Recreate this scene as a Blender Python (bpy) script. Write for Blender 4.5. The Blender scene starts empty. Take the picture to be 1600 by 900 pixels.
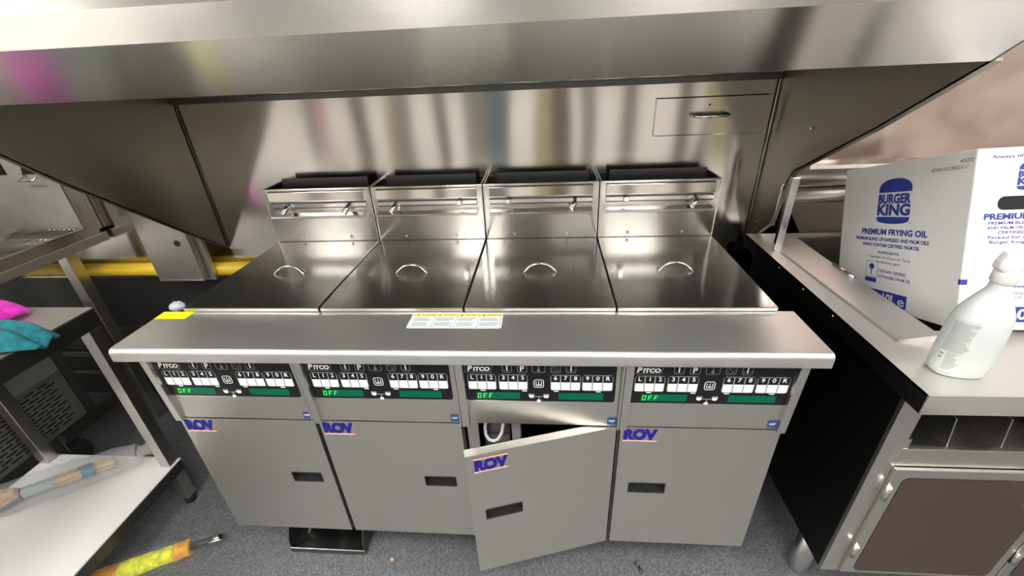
import bpy, bmesh, math, random
from mathutils import Vector, Matrix
from mathutils import noise as mnoise
random.seed(7)
C = bpy.context.scene.collection
SC = bpy.context.scene

# ------------------------------------------------------------------ camera, world, light, exposure
YAW, PITCH, ROLL = -0.0932, 0.4882, -0.0492
def cam_axes():
    cy, sy, cp, sp = math.cos(YAW), math.sin(YAW), math.cos(PITCH), math.sin(PITCH)
    f = Vector((sy*cp, cy*cp, -sp)); r0 = Vector((cy, -sy, 0)); u0 = r0.cross(f)
    cr, sr = math.cos(ROLL), math.sin(ROLL)
    return cr*r0 + sr*u0, -sr*r0 + cr*u0, f
cam = bpy.data.cameras.new('camera'); cam_o = bpy.data.objects.new('camera', cam); C.objects.link(cam_o)
r_, u_, f_ = cam_axes()
m = Matrix((r_, u_, -f_)).transposed().to_4x4(); m.translation = Vector((1.0143, -0.806, 1.4711))
cam_o.matrix_world = m
cam.sensor_width = 36; cam.lens = 671.77*36/1600; cam.clip_start = 0.01
SC.camera = cam_o
SC.view_settings.view_transform = 'Standard'; SC.view_settings.look = 'None'
SC.view_settings.gamma = 1; SC.view_settings.use_curve_mapping = False
SC.view_settings.exposure = 0.0
w = bpy.data.worlds.new('world'); SC.world = w; w.use_nodes = True
w.node_tree.nodes['Background'].inputs[0].default_value = (1, .97, .93, 1)
w.node_tree.nodes['Background'].inputs[1].default_value = 0.05
LAMP_STRENGTH = 30.0
LAMPS = [(-1.2, -.9), (.15, -1.3), (1.35, -1.3), (2.6, -1.0), (-1.5, -2.3), (.2, -2.6), (2.0, -2.5), (3.4, -1.9)]

# ------------------------------------------------------------------ materials
MATS = {}
def principled(name, col, rough=.5, metal=0., **kw):
    m = bpy.data.materials.new(name); m.use_nodes = True
    b = m.node_tree.nodes['Principled BSDF']
    b.inputs['Base Color'].default_value = (*col, 1); b.inputs['Roughness'].default_value = rough
    b.inputs['Metallic'].default_value = metal
    for k, v in kw.items(): b.inputs[k.replace('_', ' ')].default_value = v
    MATS[name] = m
    return m, m.node_tree, b
def noise_col(nt, b, col, amt, scale, sx=(1, 1, 1), detail=4, sock='Base Color'):
    tc = nt.nodes.new('ShaderNodeTexCoord'); mp = nt.nodes.new('ShaderNodeMapping'); mp.inputs['Scale'].default_value = sx
    n = nt.nodes.new('ShaderNodeTexNoise'); n.inputs['Scale'].default_value = scale; n.inputs['Detail'].default_value = detail
    nt.links.new(tc.outputs['Object'], mp.inputs[0]); nt.links.new(mp.outputs[0], n.inputs['Vector'])
    r = nt.nodes.new('ShaderNodeValToRGB'); nt.links.new(n.outputs['Fac'], r.inputs[0])
    lo = [max(0, c*(1-amt)) for c in col]; hi = [min(1, c*(1+amt)) for c in col]
    r.color_ramp.elements[0].position = .35; r.color_ramp.elements[1].position = .65
    r.color_ramp.elements[0].color = (*lo, 1); r.color_ramp.elements[1].color = (*hi, 1)
    nt.links.new(r.outputs[0], b.inputs[sock]); return n
def steel(name, col=(.62, .60, .565), rough=.28, aniso=.75, tangent=(0, 0, 1), wave=.015, wscale=3., grain=(7, 1100, 1100), grain_amt=.025):
    """brushed stainless steel: stretched highlights, fine grain and slightly dented sheet"""
    m, nt, b = principled(name, col, rough, 1.0)
    b.inputs['Anisotropic'].default_value = aniso
    cb = nt.nodes.new('ShaderNodeCombineXYZ')
    for i in range(3): cb.inputs[i].default_value = tangent[i]
    nt.links.new(cb.outputs[0], b.inputs['Tangent'])
    tc = nt.nodes.new('ShaderNodeTexCoord')
    mp = nt.nodes.new('ShaderNodeMapping'); mp.inputs['Scale'].default_value = grain
    n = nt.nodes.new('ShaderNodeTexNoise'); n.inputs['Scale'].default_value = 1; n.inputs['Detail'].default_value = 3
    nt.links.new(tc.outputs['Object'], mp.inputs[0]); nt.links.new(mp.outputs[0], n.inputs['Vector'])
    mr = nt.nodes.new('ShaderNodeMapRange'); mr.inputs[3].default_value = rough*(1-grain_amt*2); mr.inputs[4].default_value = rough*(1+grain_amt*2)
    nt.links.new(n.outputs['Fac'], mr.inputs[0]); nt.links.new(mr.outputs[0], b.inputs['Roughness'])
    n2 = nt.nodes.new('ShaderNodeTexNoise'); n2.inputs['Scale'].default_value = wscale; n2.inputs['Detail'].default_value = 1
    nt.links.new(tc.outputs['Object'], n2.inputs['Vector'])
    bp = nt.nodes.new('ShaderNodeBump'); bp.inputs['Strength'].default_value = 1; bp.inputs['Distance'].default_value = wave
    nt.links.new(n2.outputs['Fac'], bp.inputs['Height']); nt.links.new(bp.outputs[0], b.inputs['Normal'])
    return m
steel('steel_wall', (.66, .63, .585), rough=.15, aniso=.92, tangent=(0, 0, 1), wave=.0025, wscale=2.5)
steel('steel_flat', (.56, .55, .53), rough=.42, aniso=.6, tangent=(0, 1, 0), wave=.003, wscale=3)
steel('steel_shelf', (.76, .75, .73), rough=.36, aniso=.65, tangent=(0, 1, 0), wave=.003, wscale=3)
steel('steel_lid', (.42, .415, .40), rough=.19, aniso=.9, tangent=(0, 1, 0), wave=.002, wscale=3)
steel('steel_door', (.60, .58, .54), rough=.36, aniso=.5, tangent=(0, 0, 1), wave=.006, wscale=3)
steel('steel_side', (.27, .255, .22), rough=.33, tangent=(0, 0, 1), wave=.004, grain_amt=.01, grain=(1100, 7, 1100))  # same steel, darkened for the dark hood interior the panels reflect
steel('steel_hood', (.74, .715, .665), rough=.225, aniso=.78, tangent=(0, .6, .8), wave=.004, wscale=2)
steel('steel_plain', (.58, .56, .53), rough=.3, aniso=.3, wave=.003)
steel('steel_bright', (.78, .77, .75), rough=.16, aniso=.2, wave=.001)
steel('steel_dark', (.16, .155, .145), rough=.4, aniso=.3, wave=.002)
steel('steel_black', (.035, .034, .033), rough=.45, aniso=.2, wave=.002)
steel('steel_warm_tint', (.60, .47, .42), rough=.24, aniso=.6, tangent=(0, 0, 1), wave=.03, wscale=5)  # warm reflections put into the steel's base colour
principled('white_coat', (.74, .74, .73), .42)
principled('wall_shade', (.022, .021, .02), .35)
steel('steel_brown', (.235, .165, .145), rough=.42, aniso=.4, tangent=(0, 0, 1), wave=.006)  # brownish reflections on the doors, put into the base colour
principled('chrome', (.85, .84, .82), .08, 1.0)
principled('black_gloss', (.010, .010, .011), .18, Specular_IOR_Level=.25)
principled('black_plastic', (.018, .018, .018), .4)
principled('black_void', (.006, .006, .006), .8)
principled('rubber', (.02, .02, .02), .6)
principled('white_print', (.82, .82, .80), .4)
principled('grey_print', (.30, .31, .31), .45)
principled('midgrey_print', (.16, .16, .17), .4)
principled('lcd_green', (.0, .105, .052), .2, Specular_IOR_Level=.2)
m, nt, b = principled('lcd_lit', (.1, .9, .1), .4); b.inputs['Emission Color'].default_value = (.05, 1, .04, 1); b.inputs['Emission Strength'].default_value = 1.0
principled('blue_sticker', (.03, .07, .19), .35)
principled('label_white', (.78, .84, .87), .35)
principled('label_yellow', (.86, .74, .05), .4)
principled('tape_yellow', (.95, .86, .0), .45)
principled('rov_blue', (.02, .015, .23), .5, Specular_IOR_Level=.15)
principled('rov_orange', (.80, .20, .07), .45)
m, nt, b = principled('carton', (.74, .735, .72), .65); noise_col(nt, b, (.74, .735, .72), .03, 6)
principled('ink_blue', (.022, .04, .29), .55)
principled('ink_faded', (.12, .13, .28), .6)
principled('ink_black', (.12, .12, .13), .6)
m, nt, b = principled('gas_yellow', (.78, .53, .03), .3); noise_col(nt, b, (.78, .53, .03), .06, 8)
m, nt, b = principled('bottle_plastic', (.64, .68, .665), .32); b.inputs['Transmission Weight'].default_value = .12; b.inputs['Subsurface Weight'].default_value = .25; b.inputs['Subsurface Radius'].default_value = (.03, .03, .03)
principled('scrap_plastic', (.42, .47, .50), .3)
principled('nozzle_plastic', (.72, .72, .71), .35)
principled('bottle_label', (.56, .60, .57), .45)
def cloth(name, col):
    m, nt, b = principled(name, col, .95); b.inputs['Sheen Weight'].default_value = .08
    n = noise_col(nt, b, col, .3, 60)
    bp = nt.nodes.new('ShaderNodeBump'); bp.inputs['Strength'].default_value = .6; bp.inputs['Distance'].default_value = .003
    n2 = nt.nodes.new('ShaderNodeTexNoise'); n2.inputs['Scale'].default_value = 300
    nt.links.new(n2.outputs['Fac'], bp.inputs['Height']); nt.links.new(bp.outputs[0], b.inputs['Normal'])
cloth('cloth_teal', (.0, .155, .19)); cloth('cloth_pink', (.85, .03, .55))
cloth('rag_orange', (1., .38, .0)); cloth('rag_lime', (.80, .84, .0)); cloth('rag_cream', (.75, .45, .25)); cloth('rag_navy', (.07, .07, .13))
principled('wood', (.60, .44, .22), .55); principled('ferrule_blue', (.0, .17, .27), .35); principled('grey_green', (.36, .46, .46), .5)
m, nt, b = principled('clear_film', (.97, .97, .98), .12); b.inputs['Alpha'].default_value = .22; b.inputs['Specular IOR Level'].default_value = .9
n = nt.nodes.new('ShaderNodeTexNoise'); n.inputs['Scale'].default_value = 45; n.inputs['Detail'].default_value = 3
bp = nt.nodes.new('ShaderNodeBump'); bp.inputs['Strength'].default_value = .9; bp.inputs['Distance'].default_value = .01
nt.links.new(n.outputs['Fac'], bp.inputs['Height']); nt.links.new(bp.outputs[0], b.inputs['Normal'])
m, nt, b = principled('floor_vinyl', (.10, .105, .11), .42)
n = nt.nodes.new('ShaderNodeTexNoise'); n.inputs['Scale'].default_value = 230; n.inputs['Detail'].default_value = 2
r = nt.nodes.new('ShaderNodeValToRGB'); r.color_ramp.elements[0].position = .40; r.color_ramp.elements[1].position = .72
r.color_ramp.elements[0].color = (.085, .089, .095, 1); r.color_ramp.elements[1].color = (.22, .228, .238, 1)
tc = nt.nodes.new('ShaderNodeTexCoord'); nt.links.new(tc.outputs['Object'], n.inputs['Vector'])
nt.links.new(n.outputs['Fac'], r.inputs[0]); nt.links.new(r.outputs[0], b.inputs['Base Color'])
m, nt, b = principled('wall_paint', (.66, .64, .60), .5); noise_col(nt, b, (.66, .64, .60), .04, 2)
principled('ceiling_tile', (.80, .79, .76), .8)
principled('plain_white', (.83, .80, .76), .4); principled('streak_brown', (.09, .06, .045), .4); principled('streak_teal', (.07, .11, .13), .4)
principled('wall_grey', (.13, .13, .127), .5)
steel('steel_counter', (.74, .72, .68), rough=.44, aniso=.4, tangent=(0, 1, 0), wave=.003)
m, nt, b = principled('steel_lit_inner', (.50, .48, .44), .42, .35); noise_col(nt, b, (.50, .48, .44), .08, 9)  # room light reflected inside the cabinet, put into a paler base colour
principled('streak_pink', (.55, .33, .36), .5); principled('streak_grey', (.20, .195, .18), .4); principled('streak_olive', (.36, .32, .18), .5)
m, nt, b = principled('lamp_face', (1, 1, 1), .5); b.inputs['Emission Color'].default_value = (1, .98, .94, 1); b.inputs['Emission Strength'].default_value = LAMP_STRENGTH
m2 = m = MATS['clear_film'].copy(); MATS['thin_film'] = m2; m2.node_tree.nodes['Principled BSDF'].inputs['Alpha'].default_value = .08
principled('paint_dark', (.06, .058, .055), .5); principled('paint_mid', (.17, .165, .155), .5); principled('paint_grey', (.24, .24, .23), .5)
principled('white_metal', (.8, .8, .78), .4)

# ------------------------------------------------------------------ helpers
ORG = {}
class MB:
    """collects shapes (world coordinates) into one mesh with one or more materials"""
    def __init__(s): s.bm = bmesh.new(); s.mats = []
    def mi(s, mat):
        if mat not in s.mats: s.mats.append(mat)
        return s.mats.index(mat)
    def _tag(s, faces, mat):
        i = s.mi(mat)
        for f in faces: f.material_index = i
    def box(s, x0, x1, y0, y1, z0, z1, mat, bev=0., seg=2, T=None):
        r = bmesh.ops.create_cube(s.bm, size=1)
        vs = r['verts']
        for v in vs: v.co = Vector(((x0+x1)/2+v.co.x*(x1-x0), (y0+y1)/2+v.co.y*(y1-y0), (z0+z1)/2+v.co.z*(z1-z0)))
        fs = set(f for v in vs for f in v.link_faces)
        if bev > 0:
            es = list(set(e for v in vs for e in v.link_edges))
            rr = bmesh.ops.bevel(s.bm, geom=es, offset=bev, segments=seg, affect='EDGES', profile=.5)
            fs = set(rr['faces']) | set(f for f in fs if f.is_valid)
            vs = list(set(v for f in fs for v in f.verts))
        s._tag(fs, mat)
        if T is not None:
            for v in vs: v.co = T @ v.co
        return s
    def quad(s, pts, mat):
        vs = [s.bm.verts.new(Vector(p)) for p in pts]
        s._tag([s.bm.faces.new(vs)], mat); return s
    def prism(s, pts, d, mat):
        """extrude polygon pts by vector d"""
        d = Vector(d); a = [s.bm.verts.new(Vector(p)) for p in pts]; b2 = [s.bm.verts.new(Vector(p)+d) for p in pts]
        fs = [s.bm.faces.new(a[::-1]), s.bm.faces.new(b2)]
        n = len(pts)
        for i in range(n): fs.append(s.bm.faces.new((a[i], a[(i+1) % n], b2[(i+1) % n], b2[i])))
        bmesh.ops.recalc_face_normals(s.bm, faces=fs)
        s._tag(fs, mat); return s
    def tube(s, path, rad, mat, n=12, cap=True, closed=False, flat=1.0, up=(0, 0, 1)):
        path = [Vector(p) for p in path]; rings = []; N = len(path)
        rads = rad if isinstance(rad, (list, tuple)) else [rad]*N
        ref = None
        for i, p in enumerate(path):
            if closed: t = (path[(i+1) % N]-path[i-1])
            else: t = path[min(i+1, N-1)]-path[max(i-1, 0)]
            t.normalize()
            if ref is None:
                ref = Vector(up)
                if abs(ref.dot(t)) > .95: ref = Vector((1, 0, 0))
            a = ref - t*ref.dot(t); a.normalize(); b2 = t.cross(a); ref = a
            rings.append([s.bm.verts.new(p + rads[i]*(math.cos(2*math.pi*k/n)*a*flat + math.sin(2*math.pi*k/n)*b2)) for k in range(n)])
        fs = []
        for i in range(N if closed else N-1):
            A, B = rings[i], rings[(i+1) % N]
            for k in range(n): fs.append(s.bm.faces.new((A[k], A[(k+1) % n], B[(k+1) % n], B[k])))
        if cap and not closed:
            fs.append(s.bm.faces.new(rings[0][::-1])); fs.append(s.bm.faces.new(rings[-1]))
        bmesh.ops.recalc_face_normals(s.bm, faces=fs)
        s._tag(fs, mat)
        for f in fs: f.smooth = len(f.verts) == 4
        return s
    def loft(s, rings, mat, cap=True, smooth=True):
        R = [[s.bm.verts.new(Vector(p)) for p in ring] for ring in rings]; n = len(R[0]); fs = []
        for A, B in zip(R, R[1:]):
            for k in range(n): fs.append(s.bm.faces.new((A[k], A[(k+1) % n], B[(k+1) % n], B[k])))
        if cap: fs.append(s.bm.faces.new(R[0][::-1])); fs.append(s.bm.faces.new(R[-1]))
        bmesh.ops.recalc_face_normals(s.bm, faces=fs); s._tag(fs, mat)
        for f in fs: f.smooth = smooth and len(f.verts) == 4
        return s
    def grid(s, P, mat, smooth=True):
        V = [[s.bm.verts.new(Vector(p)) for p in row] for row in P]; fs = []
        for i in range(len(V)-1):
            for j in range(len(V[0])-1): fs.append(s.bm.faces.new((V[i][j], V[i+1][j], V[i+1][j+1], V[i][j+1])))
        s._tag(fs, mat)
        for f in fs: f.smooth = smooth
        return s
    def build(s, name, parent=None, origin=None, solidify=0, subsurf=0, bevel=0):
        if not s.bm.verts: return None
        if parent is not None: o0 = ORG[parent.name]
        elif origin is not None: o0 = Vector(origin)
        else:
            xs = [v.co for v in s.bm.verts]
            lo = [min(c[i] for c in xs) for i in range(3)]; hi = [max(c[i] for c in xs) for i in range(3)]
            o0 = Vector(((lo[0]+hi[0])/2, (lo[1]+hi[1])/2, lo[2]))
        for v in s.bm.verts: v.co -= o0
        me = bpy.data.meshes.new(name); s.bm.to_mesh(me); s.bm.free()
        for mn in s.mats: me.materials.append(MATS[mn])
        o = bpy.data.objects.new(name, me); C.objects.link(o)
        if parent is not None: o.parent = parent
        else: o.location = o0
        ORG[o.name] = o0
        if bevel:
            md = o.modifiers.new('bevel', 'BEVEL'); md.width = bevel; md.segments = 2; md.limit_method = 'ANGLE'; md.angle_limit = math.radians(40)
        if solidify:
            md = o.modifiers.new('solid', 'SOLIDIFY'); md.thickness = solidify; md.offset = 0
        if subsurf:
            md = o.modifiers.new('sub', 'SUBSURF'); md.levels = subsurf; md.render_levels = subsurf
        return o
def tag(o, label=None, cat=None, group=None, kind=None):
    if label: o['label'] = label
    if cat: o['category'] = cat
    if group: o['group'] = group
    if kind: o['kind'] = kind
    return o
def thing(name, loc, label, cat, group=None):
    o = bpy.data.objects.new(name, None); o.empty_display_size = .05; C.objects.link(o); o.location = loc
    ORG[o.name] = Vector(loc)
    return tag(o, label, cat, group)
def struct(mb, name, **kw): return tag(mb.build(name, **kw), kind='structure')

_tcache = {}
def text_polys(txt, bold=0., shear=0.):
    """letters as 2-D faces: (verts, faces), baseline at 0, size 1, left at 0"""
    key = (txt, bold, shear)
    if key not in _tcache:
        cu = bpy.data.curves.new('t', 'FONT'); cu.body = txt; cu.size = 1; cu.offset = bold; cu.shear = shear; cu.resolution_u = 3
        o = bpy.data.objects.new('t', cu); C.objects.link(o)
        dg = bpy.context.evaluated_depsgraph_get(); dg.update()
        me = bpy.data.meshes.new_from_object(o.evaluated_get(dg))
        vs = [v.co.copy() for v in me.vertices]; fs = [list(p.vertices) for p in me.polygons]
        bpy.data.objects.remove(o); bpy.data.curves.remove(cu); bpy.data.meshes.remove(me)
        _tcache[key] = (vs, fs)
    return _tcache[key]
class Frame:
    """a flat surface: point O, right R, up U, normal N"""
    def __init__(s, O, R, U):
        s.O, s.R, s.U = Vector(O), Vector(R).normalized(), Vector(U).normalized(); s.N = s.R.cross(s.U).normalized()
    def p(s, a, b, h=0): return s.O + a*s.R + b*s.U + h*s.N
    def rect(s, mb, a0, a1, b0, b1, mat, h=.0004):
        mb.quad([s.p(a0, b0, h), s.p(a1, b0, h), s.p(a1, b1, h), s.p(a0, b1, h)], mat)
    def poly(s, mb, pts, mat, h=.0004): mb.quad([s.p(a, b, h) for a, b in pts], mat)
    def rrect(s, mb, a0, a1, b0, b1, r, mat, h=.0004, n=4):
        pts = []
        for (ca, cb, s0) in ((a1-r, b0+r, -90), (a1-r, b1-r, 0), (a0+r, b1-r, 90), (a0+r, b0+r, 180)):
            for k in range(n+1):
                t = math.radians(s0+90*k/n); pts.append((ca+r*math.cos(t), cb+r*math.sin(t)))
        s.poly(mb, pts, mat, h)
    def ring(s, mb, a0, a1, b0, b1, r, wd, mat, h=.0004, n=4):
        o, i = [], []
        for (ca, cb, s0) in ((a1-r, b0+r, -90), (a1-r, b1-r, 0), (a0+r, b1-r, 90), (a0+r, b0+r, 180)):
            for k in range(n+1):
                t = math.radians(s0+90*k/n); o.append((ca+r*math.cos(t), cb+r*math.sin(t)))
                rr = max(r-wd, 0); i.append((ca+rr*math.cos(t), cb+rr*math.sin(t)))
        for k in range(len(o)):
            j = (k+1) % len(o); s.poly(mb, [o[k], o[j], i[j], i[k]], mat, h)
    def text(s, mb, txt, a, b, size, mat, bold=0., shear=0., width=None, align='L', h=.0006, sy=1.):
        vs, fs = text_polys(txt, bold, shear)
        if not vs: return
        lo = min(v.x for v in vs); hi = max(v.x for v in vs); sx = size
        if width: sx = width/(hi-lo)
        off = a - lo*sx if align == 'L' else a - (lo+hi)/2*sx
        V = [mb.bm.verts.new(s.p(off+v.x*sx, b+v.y*size*sy, h)) for v in vs]
        ff = []
        for f in fs:
            try: ff.append(mb.bm.faces.new([V[i] for i in f]))
            except ValueError: pass
        mb._tag(ff, mat)
    def slab(s, mb, a0, a1, b0, b1, h0, h1, mat):
        mb.prism([s.p(a0, b0, h0), s.p(a1, b0, h0), s.p(a1, b1, h0), s.p(a0, b1, h0)], s.N*(h1-h0), mat)

# ------------------------------------------------------------------ the room
struct(MB().box(-3.2, 4.6, -3.4, .9, -.05, 0, 'floor_vinyl'), 'floor')
struct(MB().box(-3.2, 4.6, -3.4, .9, 2.7, 2.75, 'ceiling_tile'), 'ceiling')
struct(MB().box(-3.2, 4.6, .80, .9, 0, 2.7, 'steel_wall'), 'wall_back')
struct(MB().box(-2.3, 1.74, .796, .7995, 0, .68, 'wall_shade'), 'shade_panel_back')  # dark sheet standing in for the shade and dark reflections low on the wall
struct(MB().box(-3.2, 4.6, -3.4, -3.3, 0, 2.7, 'wall_grey'), 'wall_rear')
struct(MB().box(-2.4, -2.3, -3.3, .8, 0, 2.7, 'plain_white'), 'wall_left')
struct(MB().box(4.5, 4.6, -3.3, .8, 0, 2.7, 'wall_paint'), 'wall_right')
# toned strips added on the rear wall, only for streak reflections in the steel
x = -2.3; k = 0
pal = ['plain_white', 'streak_grey', 'streak_pink', 'plain_white', 'streak_brown', 'plain_white', 'streak_olive', 'streak_grey', 'plain_white', 'streak_brown', 'plain_white', 'streak_grey', 'streak_teal', 'streak_teal', 'plain_white', 'streak_olive', 'streak_brown', 'plain_white', 'streak_grey', 'plain_white', 'streak_brown', 'plain_white']
pal = pal + pal[3:] + pal[5:15]
while x < 4.4 and k < len(pal):
    wd = (.26, .18, .12, .32, .2, .24, .12, .2, .28, .16, .22)[k % 11]; wd = min(wd, 4.45-x)
    struct(MB().box(x, x+wd, -3.3, -3.27, 0, 1.3, pal[k]), 'reflection_strip_%d' % (k+1)); x += wd; k += 1

for i, (lx, ly) in enumerate(LAMPS):
    pos = ['over the left side of the aisle', 'over the aisle in front of the left fryers', 'over the aisle in front of the right fryers', 'over the right side of the aisle', 'far back on the left', 'far back in the middle', 'far back right of the middle', 'far back on the right'][i]
    t = thing('ceiling_light', (lx, ly, 2.7), 'square white ceiling light panel ' + pos, 'ceiling light', 'ceiling light panels')
    mb = MB()
    for s in (-1, 1):
        mb.box(lx+s*.3-.012, lx+s*.3+.012, ly-.312, ly+.312, 2.68, 2.7, 'white_metal'); mb.box(lx-.312, lx+.312, ly+s*.3-.012, ly+s*.3+.012, 2.68, 2.7, 'white_metal')
    mb.build('light_frame', t)
    MB().box(lx-.288, lx+.288, ly-.288, ly+.288, 2.686, 2.698, 'lamp_face').build('diffuser', t)

# ------------------------------------------------------------------ extractor hood
HX0, HX1 = -.305, 1.755
t = thing('extractor_hood', (.725, .4, .83), 'large stainless steel extractor hood overhanging the row of fryers', 'extractor hood')
prof = [(.06, 1.434), (-.06, 1.519), (-.06, 1.568), (.42, 2.2), (.765, 2.2)]
mb = MB()
th = .002
def sheet(a, b, x0, x1, mat, thick):
    (y0, z0), (y1, z1) = a, b; d = Vector((0, y1-y0, z1-z0)).normalized(); n = Vector((0, -d.z, d.y))*-1*thick
    mb.prism([(x0, y0, z0), (x1, y0, z0), (x1, y1, z1), (x0, y1, z1)], -n if False else n, mat)
for a, b2 in zip(prof[:-1], prof[1:]): sheet(a, b2, HX0, HX1, 'steel_hood', .0025)
mb.box(HX0+.002, HX1-.002, .06, .085, 1.434, 1.438, 'steel_hood')
mb.build('canopy', t)
left = [(.765, .83), (.745, .842), (.613, .946), (.421, 1.106), (.279, 1.224), (.174, 1.32), (.058, 1.434)]
right = [(.765, .83), (.745, .842), (.62, .95), (.575, 1.11), (.557, 1.136), (.28, 1.294), (.058, 1.434)]
for xx, low, sgn in ((HX0, left, -1), (HX1, right, 1)):
    poly = [(xx, y, z) for y, z in low] + [(xx, y, z) for y, z in prof[1:]]
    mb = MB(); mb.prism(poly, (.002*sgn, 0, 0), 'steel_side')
    # folded flange along the lower edge
    for (ya, za), (yb, zb) in zip(low[1:], low[2:]):
        mb.prism([(xx, ya, za), (xx, yb, zb), (xx, yb+.001, zb+.004), (xx, ya+.001, za+.004)], (sgn*.016, 0, 0), 'steel_side')
    mb.build('side_panel', t)
for k in range(4):  # unseen baffles, added so the side panels reflect a dark interior
    fx0 = HX0+.02+k*.51; mb = MB(); mb.prism([(fx0, .10, 1.72), (fx0, .74, 1.47), (fx0, .745, 1.49), (fx0, .105, 1.74)], (.49, 0, 0), 'steel_black')
    for q in range(11): mb.prism([(fx0+.02+q*.042, .12, 1.708), (fx0+.02+q*.042, .72, 1.474), (fx0+.02+q*.042, .718, 1.466), (fx0+.02+q*.042, .118, 1.700)], (.022, 0, 0), 'steel_dark')
    mb.build('dark_baffle', t)
MB().box(HX0+.001, HX1-.001, .765, .768, .826, 2.2, 'steel_wall').build('back_panel', t)
MB().box(HX0+.003, HX1-.003, .745, .7645, 1.381, 1.40, 'steel_dark').build('gutter', t)
for xx in (HX0+.006, HX1-.006): MB().tube([(xx, .7635, .84), (xx, .7635, 1.38)], .002, 'steel_dark', 8).build('corner_seam', t)
ap = MB().box(1.374, 1.728, .7575, .7645, 1.218, 1.338, 'steel_wall', .003)
ap = ap.build('access_panel', t)
MB().tube([(1.494, .757, 1.282), (1.496, .735, 1.282), (1.503, .728, 1.282), (1.596, .728, 1.282), (1.603, .735, 1.282), (1.605, .757, 1.282)], .0065, 'steel_bright').build('handle', ap)
MB().tube([(1.547, .7578, 1.313), (1.547, .7565, 1.313)], .0032, 'black_void').build('keyhole', ap)
for (yy, zz, xx) in ((.52, 1.265, HX1-.002), (.70, .93, HX1-.002)):
    MB().tube([(xx, yy, zz), (xx-.003, yy, zz)], .004, 'steel_bright', 10).build('rivet', t)
MB().tube([(HX0+.001, .56, 1.01), (HX0+.004, .56, 1.01)], .003, 'steel_dark', 10).build('rivet', t)
MB().box(1.747, 1.7545, .585, .592, .955, 1.09, 'steel_bright', .002).build('slot_flange', t)

# ------------------------------------------------------------------ wall things on the left
tag(MB().tube([(-2.28, .769, .733), (.34, .769, .733)], .028, 'gas_yellow', 20).build('gas_pipe'), 'horizontal yellow pipe running along the steel wall behind the fryers', 'pipe')
t = thing('conduit_box', (-.50, .73, .7), 'tall grey steel box on the wall behind the hood, in front of the yellow pipe', 'wall box')
MB().box(-.605, -.405, .69, .72, .712, 1.5, 'steel_plain', .003).build('cover', t)
MB().box(-.61, -.378, .7205, .737, .704, 1.5, 'steel_plain', .002).build('housing', t)
MB().box(-.53, -.49, .737, .80, 1.3, 1.42, 'steel_plain').build('wall_bracket', t)
MB().box(-.585, -.41, .6875, .6895, .716, .719, 'steel_bright').build('bottom_lip', t)
MB().tube([(-.455, .6895, .882), (-.455, .688, .882)], .0125, 'black_void', 18).build('cable_hole', t)
t = thing('wall_rail', (-1.6, .76, .1), 'low dark horizontal rails on the wall below the yellow pipe', 'rail')
for z0, h in ((.405, .02), (.25, .03), (.14, .02)): MB().box(-2.28, -.15, .775, .8, z0, z0+h, 'steel_dark', .002).build('rail', t)

# ------------------------------------------------------------------ fryer bank
U = .397
hinges = ['L', 'L', 'R', 'R']
which = ['leftmost of the four fryers, beside the cloth table', 'second fryer from the left, with a closed door', 'third fryer from the left, its door standing ajar', 'rightmost of the four, nearest the serving counter']
lidpos = ['leftmost of the four flat lids, nearest the yellow tape', 'second flat lid from the left', 'third lid from the left, above the ajar door', 'rightmost of the four, nearest the oil carton']
knobs = [[1, 1], [1, 0], [0, 1], [0, 1]]

BTN = {}
def button_obj(ch, fr, a0, a1, b0, b1, parent, left, right):
    """one keypad button: black top with its character, white lower half, grey outline"""
    if ch not in BTN:
        mb = MB(); mid = b0+(b1-b0)*.53
        ref = Frame((0, 0, 0), fr.R, fr.U); wd, hh = a1-a0, b1-b0; md = mid-b0
        r = .006
        if left or right: ref.rrect(mb, 0, wd, 0, hh, r, 'grey_print', .0002)
        ref.rect(mb, 0 if not left else r, wd if not right else wd-r, 0, hh, 'grey_print', .0003)
        ref.rect(mb, .0016, wd-.0016, .0016, md, 'white_print', .0006)
        ref.rect(mb, .0012, wd-.0012, md, hh-.0012, 'black_gloss', .0006)
        ref.text(mb, ch, wd/2, md+.0075, .0165, 'white_print', bold=.012, align='C', h=.0009)
        me = bpy.data.meshes.new('button'); mb.bm.to_mesh(me); mb.bm.free()
        for mn in mb.mats: me.materials.append(MATS[mn])
        BTN[ch] = me
    o = bpy.data.objects.new('button', BTN[ch]); C.objects.link(o); o.parent = parent
    o.location = fr.p(a0, b0) - ORG[parent.name]; ORG[o.name] = ORG[parent.name]
    return o
def seg_text(mb, fr, a, b, txt, wd, hh, gap, th, mat, slant=.12):
    SEG = {'O': 'abcdef', 'F': 'aefg'}
    for ch in txt:
        q = {'a': (0, hh-th, wd, hh), 'd': (0, 0, wd, th), 'g': (0, hh/2-th/2, wd*.8, hh/2+th/2), 'f': (0, hh/2, th, hh), 'e': (0, 0, th, hh/2), 'b': (wd-th, hh/2, wd, hh), 'c': (wd-th, 0, wd, hh/2)}
        for sg in SEG[ch]:
            x0, y0, x1, y1 = q[sg]; e = .0004
            fr.poly(mb, [(a+x0+e+y0*slant, b+y0+e), (a+x1-e+y0*slant, b+y0+e), (a+x1-e+y1*slant, b+y1-e), (a+x0+e+y1*slant, b+y1-e)], mat, .0012)
        a += wd+gap
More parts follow.
